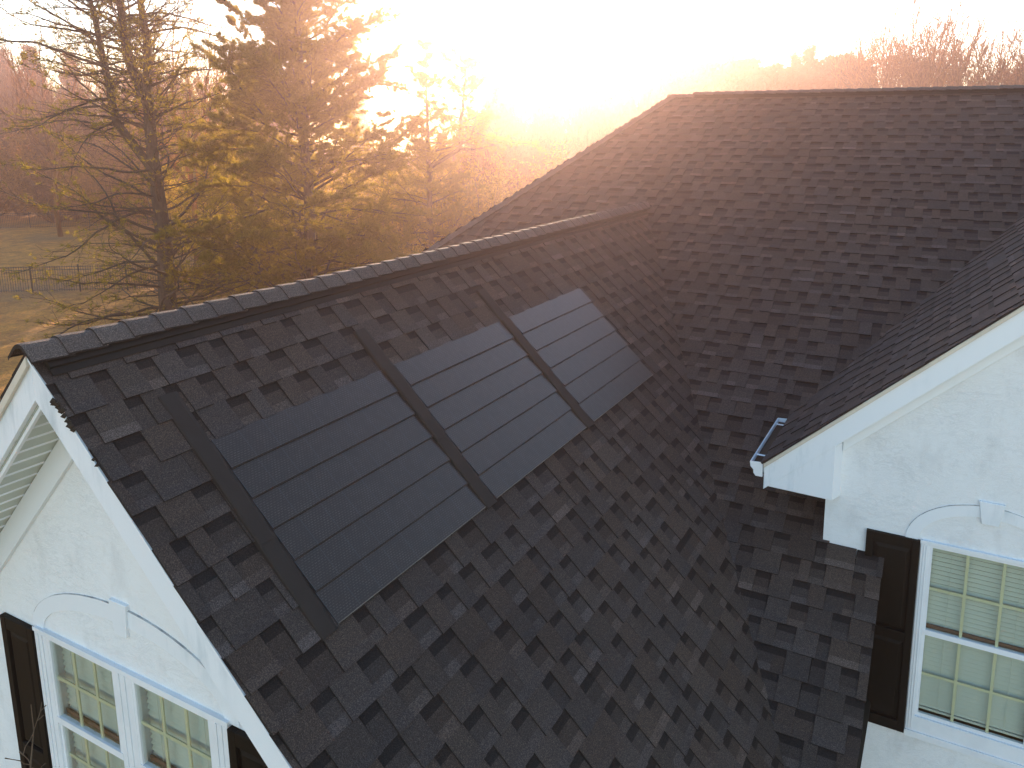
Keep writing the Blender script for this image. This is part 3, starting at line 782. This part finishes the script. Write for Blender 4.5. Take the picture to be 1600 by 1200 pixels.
# the two big pines beside the house
make_pine(gp(238, 27), 'tall forked pine with mostly bare limbs, its thick trunk rising left behind the ridge',
          seed=31, H=17.5, rad=5.4, trunk_r=.36, low=.10, dens=.7, bare=.58, whorl=.28,
          leaders=((9.4, -.50, -.22, 17.8, -1.05, -.5, .18), (7.2, -1.15, -.5, 17.0, -2.0, -.95, .16)), droop=.02, tuft_n=7)
make_pine(gp(474, 27.5), 'big full pine with golden green needles and one straight trunk behind the front roof ridge',
          seed=12, H=19.5, rad=5.2, trunk_r=.27, low=.05, dens=3.0, bare=.08, whorl=.29, tuft_n=12, needle_len=.19)
make_pine(gp(668, 35), 'hazy pine with spiky twin tops, right of the big full pine',
          seed=44, H=12.6, rad=3.9, trunk_r=.2, low=.05, dens=1.9, bare=.1, whorl=.40, leaders=((7.0, 1.6, .2, 12.0, 2.1, .2, .1),), tuft_n=9, needle_len=.18)
make_pine(gp(385, 36), 'rounded pine behind and between the two big pines',
          seed=46, H=12.4, rad=4.2, trunk_r=.2, low=.05, dens=1.9, bare=.1, whorl=.42, tuft_n=9, needle_len=.18)
make_pine(gp(300, 60), 'dim far pine standing beyond the nearer fence left of the full pine',
          seed=47, H=13.5, rad=3.8, trunk_r=.22, low=.05, dens=1.0, bare=.1, whorl=.5, tuft_n=8, needle_len=.22)

def bare_mesh(seed, H, spread=.55, r=.2, lev=6, up=.25, ratio=.72, first=.28, kids=(2, 4), rmin=.009):
    rs = np.random.RandomState(seed); seg = []
    def grow(p, d, L, r_, l):
        n = 3; 
        for i in range(n):
            d = unit(d + rs.normal(0, .11, 3) + np.array((0, 0, up * .25))); q = p + d * L / n
            seg.append([*p, *q, r_ * (1 - .12 * i), r_ * (1 - .12 * (i + 1))])
            if l > 0 and i < n - 1 and rs.rand() < .55:
                dd = unit(d + rs.normal(0, spread * 1.1, 3)); grow(q, dd, L * ratio * .75, r_ * .5, l - 2)
            p = q
        if l <= 0: return
        for k in range(rs.randint(*kids)):
            dd = unit(d + rs.normal(0, spread, 3) + np.array((0, 0, up))); grow(p, dd, L * ratio * rs.uniform(.8, 1.15), max(r_ * .62, rmin), l - 1)
    grow(np.zeros(3), np.array((0, 0, 1.)), H * first, r, lev)
    s = np.array(seg); sc = H / s[:, 5].max(); s[:, :6] *= sc; s[:, 6:] = np.maximum(s[:, 6:], rmin * .8)
    return tubes(s, 4)
def bare_proto(i, seed, mat='bare', **k):
    v, f = bare_mesh(seed, **k); return fast_mesh('bare_tree', v, f, M[mat])
protos = [bare_proto(i, 60 + i, H=17, spread=sp, r=.19, up=u, kids=kk, lev=6) for i, (sp, u, kk) in
          enumerate(((.5, .22, (2, 4)), (.42, .35, (2, 4)), (.6, .18, (2, 4)), (.36, .45, (2, 4)), (.52, .3, (2, 5))))]
fars = [bare_proto(i, 70 + i, H=17, spread=sp, r=.2, up=u, kids=(2, 4), lev=6, rmin=.022) for i, (sp, u) in enumerate(((.5, .3), (.42, .4), (.58, .25)))]
rs = np.random.RandomState(9)
def place(me, name, loc, s, label, cat, group, sxy=None):
    o = bpy.data.objects.new(name, me); o.location = loc; o.rotation_euler.z = rs.rand() * 6.28
    o.scale = (s * (sxy or 1), s * (sxy or 1), s); link(o); return tag(o, label, cat, group)
WG = 'bare trees of the woods beyond the lawn'
for i in range(90):
    px = -170 + i * 7 + rs.normal(0, 8); d = rs.uniform(72, 108)
    place(protos[rs.randint(5)], 'bare_tree', gp(px, d), rs.uniform(.85, 1.1) * d / 92, 'leafless brown tree in the woods left of the pines', 'tree', WG)
for i in range(58):
    px = 730 + i * 6.2 + rs.normal(0, 5); d = rs.uniform(48, 66)
    place(fars[rs.randint(3)], 'bare_tree', gp(px, d), rs.uniform(.80, 1.0) * (8.8 + d * .058) / 17, 'leafless tree washed out by sun haze behind the roof hip', 'tree', 'bare trees in the sun haze')
# nearer bare trees whose crowns stand over the left woods
for px, d, s, lab in ((75, 62, 1.02, 'slender bare tree with fine crown at the top left, left of the forked pine'),
                      (292, 44, .98, 'bare branching tree against white sky, just right of the forked pine'),
                      (335, 48, .92, 'second bare tree against white sky, left shoulder of the full pine')):
    place(protos[1 if px < 300 else 3], 'bare_tree', gp(px, d), s, lab, 'tree', None)
for px, d, top in [(a_, b_ * .66, c_) for a_, b_, c_ in ((1370, 95, 68), (1395, 100, 84), (1418, 97, 72), (1455, 90, 42), (1478, 98, 78), (1525, 92, 66), (1548, 100, 84), (1597, 88, 52), (1340, 104, 96), (1640, 95, 70), (1385, 96, 98), (1408, 92, 100), (1440, 99, 88), (1468, 95, 90), (1500, 97, 104), (1512, 93, 92), (1560, 99, 106), (1580, 93, 84), (1615, 96, 88))]:
    h = (201 - top) / FPX * d - GZ
    place(fars[rs.randint(3)], 'bare_tree', gp(px, d), 1.12 * h / 17, {1455: 'tallest bare tree above the main roof ridge', 1525: 'round-crowned bare tree above the right of the main ridge', 1597: 'bare tree at the far right end of the ridge skyline', 1370: 'leftmost bare tree above the main ridge, beside the conifers'}.get(px, 'bare tree standing in the skyline above the main roof ridge'), 'tree', 'bare trees above the main roof ridge')

def conifer_mesh(seed, H=15, rad=2.8, dens=1):
    rs_ = np.random.RandomState(seed); br = []; P = []; D = []
    z = 1.2
    while z < H - .3:
        f = z / H; Lm = rad * (1 - f) ** .8 * 1.1 + .15; n = rs_.randint(5, 8)
        for k in range(n):
            az = rs_.rand() * 6.28; L = Lm * rs_.uniform(.5, 1.15); el = .15 + .4 * f
            d = np.array((math.cos(az) * math.cos(el), math.sin(az) * math.cos(el), math.sin(el)))
            c = np.array((0, 0, z)); q = c + d * L; br.append([*c, *q, .03, .01])
            m = max(8, int(L * 24 * dens)); tt = rs_.uniform(.2, 1, m)
            pts = c + d * (tt * L)[:, None] + rs_.normal(0, .22, (m, 3)) * (1.1 - tt[:, None] * .5)
            P.append(pts); D.append(np.repeat((d + (0, 0, .6))[None], m, 0))
        z += .38
    tr = [[0, 0, 0, 0, 0, H, .2, .02]]
    v, f = needles(np.concatenate(P), np.concatenate(D), rs_, 5, .42, .09, .7)
    return tubes(tr + br, 4), (v, f)
cps = []
for sd_ in (1, 2, 3):
    (a, b_), (c, d_) = conifer_mesh(sd_, rad=(2.4, 3.1, 2.7)[sd_ - 1])
    cps.append((fast_mesh('trunk', a, b_, M['bark']), fast_mesh('crown', c, d_, M['needle_far'])))
def place_conifer(loc, s, label, group):
    t = empty('conifer', loc, label=label, cat='conifer', group=group); t.scale = (s * rs.uniform(.9, 1.25), s * rs.uniform(.9, 1.25), s); t.rotation_euler.z = rs.rand() * 6
    tm, cm = cps[rs.randint(3)]
    link(bpy.data.objects.new('trunk', tm), t); link(bpy.data.objects.new('crown', cm), t)
xs = np.linspace(1015, 1350, 34)
for i, px in enumerate(xs):
    top = {24: 76}.get(i, rs.uniform(86, 112)); d = rs.uniform(64, 78)
    if 1150 < px < 1180: top = 95
    h = (201 - top) / FPX * d - GZ
    place_conifer(gp(px, d), h / 15, 'tallest pointed conifer of the dark row above the main ridge' if i == 24 else 'conifer in the dense dark row above the main roof ridge', 'conifers above the main roof ridge')
for px in (1425, 1435, 1485, 1580, 1600, 770, 790, 850, 905, 925, 1010, 980, 955):
    top = rs.uniform(98, 118) if px > 1100 else rs.uniform(122, 135); d = 72 if px > 1100 else 58; h = (201 - top) / FPX * d - GZ
    place_conifer(gp(px, d), h / 15, 'conifer mixed among bare trees on the right skyline' if px > 1100 else 'pale conifer in the sun haze beyond the roof hip', 'conifers mixed into the far treeline')
for px, d, top in ((-60, 95, 95), (15, 100, 82), (60, 98, 75), (120, 104, 85), (430, 98, 110), (560, 98, 112), (250, 90, 110)):
    h = (201 - top) / FPX * d - GZ
    place_conifer(gp(px, d), h / 15, 'evergreen standing among the leafless woods on the left', 'evergreens in the left woods')

# backlit evergreen shrubs behind the pines
def bush_mesh(seed, H, rad, nleaf, size):
    rs_ = np.random.RandomState(seed); br = []; P = []
    for k in range(26):
        az = rs_.rand() * 6.28; el = rs_.uniform(.5, 1.45); L = H * rs_.uniform(.45, 1.0)
        p = np.zeros(3) + rs_.normal(0, .15, 3) * (1, 1, 0); d = np.array((math.cos(az) * math.cos(el), math.sin(az) * math.cos(el), math.sin(el))); n = 7
        for i in range(n):
            d = unit(d + rs_.normal(0, .16, 3) + (0, 0, .04)); q = p + d * L / n
            if math.hypot(q[0], q[1]) > rad: d = unit(d * (.2, .2, 1)); q = p + d * L / n
            br.append([*p, *q, .05 * (1 - i / n) + .008, .05 * (1 - (i + 1) / n) + .008])
            if i > 0:
                for j in range(4):
                    d2 = unit(d + rs_.normal(0, .7, 3)); q2 = q + d2 * rs_.uniform(.4, 1.0); br.append([*q, *q2, .012, .006])
                    m = int(nleaf / (26 * 6 * 4)); P.append(q + (q2 - q) * rs_.rand(m, 1) * 1.1 + rs_.normal(0, .13, (m, 3)))
            p = q
    return tubes(br, 4), leaves(np.concatenate(P), rs_, size)
bps = []
for sd_, (h, r_) in enumerate(((8, 3.0), (6.5, 2.8), (7.5, 2.4))):
    (a, b_), (c, d_) = bush_mesh(80 + sd_, h, r_, 22000, .085)
    bps.append((fast_mesh('stems', a, b_, M['bark_grey']), fast_mesh('foliage', c, d_, M['leaf'])))
def place_bush(loc, s, label, group, k):
    t = empty('evergreen_shrub', loc, label=label, cat='shrub', group=group); t.scale = (s * 1.1, s * 1.1, s); t.rotation_euler.z = rs.rand() * 6
    link(bpy.data.objects.new('stems', bps[k][0]), t); link(bpy.data.objects.new('foliage', bps[k][1]), t)
for i, (px, d, s) in enumerate(((330, 46, .9), (395, 42, .8), (455, 40, .9), (520, 41, 1.0), (575, 39, .9), (630, 42, 1.05), (690, 38, .95), (735, 42, 1.0), (790, 40, .95), (835, 44, 1.0), (880, 50, .9), (605, 52, 1.2), (700, 54, 1.15), (545, 34, .55), (620, 35, .6), (690, 33, .55), (760, 36, .7), (470, 58, 1.1))):
    place_bush(gp(px, d), s, 'tall golden backlit shrub behind the pines and the roof hip', 'backlit shrubs behind the pines', i % 3)
M['leaf_brown'] = mat_leaf('dry_brown_leaves', (.13, .075, .022), (.30, .18, .05), (2.2, 1.6, .7))
(a, b_), (c, d_) = bush_mesh(97, 9, 3.2, 12000, .10)
bps.append((fast_mesh('stems', a, b_, M['bare']), fast_mesh('foliage', c, d_, M['leaf_brown'])))
for i, (px, d, s) in enumerate(((-40, 72, 1.1), (20, 78, 1.25), (70, 71, 1.0), (118, 76, 1.3), (165, 70, 1.05), (205, 74, 1.2), (262, 70, 1.15), (300, 66, 1.2), (350, 64, 1.1), (405, 66, 1.2), (140, 84, 1.5), (50, 88, 1.5), (230, 86, 1.55), (-5, 90, 1.5), (330, 82, 1.5))):
    place_bush(gp(px, d), s, 'small tree with dry golden leaves at the front of the left woods', 'small trees with dry leaves before the woods', 3)
# thicket of thin stems at the foot of the woods
thick = [bare_proto(i, 90 + i, 'bare', H=5.5, spread=.75, r=.05, up=.22, kids=(2, 5), lev=5, first=.16) for i in range(3)]
for i in range(70):
    px = -180 + i * 17 + rs.normal(0, 8); d = rs.uniform(70, 84)
    place(thick[rs.randint(3)], 'brush', gp(px, d), rs.uniform(.7, 1.25), 'leafless brush at the foot of the far woods', 'bush', 'leafless brush along the woods', 1.5)

# young bare tree in front of the left shutter
segs = []; rs2 = np.random.RandomState(3)
b0 = np.array((-4.75, 1.75, GZ)); tip = np.array((-3.83, 1.75, -2.76))
pts = [b0 + (tip - b0) * t_ + rs2.normal(0, .012, 3) * (t_ > 0) for t_ in np.linspace(0, 1, 26) ** .7]
for i in range(25): segs.append([*pts[i], *pts[i+1], .022 * (1 - i / 25) + .0022, .022 * (1 - (i + 1) / 25) + .0018])
for i in range(17, 25):
    for j in range(2):
        d = unit(np.array((rs2.normal(0, .6), rs2.normal(0, .5), .75))); L = rs2.uniform(.08, .2); p = pts[i]
        for w_ in range(3):
            d = unit(d + rs2.normal(0, .2, 3)); q = p + d * L / 3; segs.append([*p, *q, .0024, .0018])
            if rs2.rand() < .6:
                d3 = unit(d + rs2.normal(0, .6, 3)); segs.append([*q, *(q + d3 * .035), .0018, .0028])
            p = q
v, f = tubes(segs, 5)
tag(link(bpy.data.objects.new('sapling', fast_mesh('sapling', v, f, M['twig']))), 'thin leafless sapling with budded twigs in front of the lower left shutter', 'sapling')

# ------------------------------------------------------------------ haze
if HAZE_DENSITY > 0:
    mb = MB(); mb.box(-232, 152, -62, 242, GZ - 1.2, 15.5)
    m = bpy.data.materials.new('haze_air'); m.use_nodes = True; nt = m.node_tree; nt.nodes.clear()
    out = N(nt, 'ShaderNodeOutputMaterial'); pv = N(nt, 'ShaderNodeVolumePrincipled')
    pv.inputs['Density'].default_value = HAZE_DENSITY; pv.inputs['Anisotropy'].default_value = HAZE_G; pv.inputs['Color'].default_value = HAZE_COL
    nt.links.new(pv.outputs[0], out.inputs['Volume'])
    tag(mb.build('haze', m), kind='stuff')
bpy.context.view_layer.update()
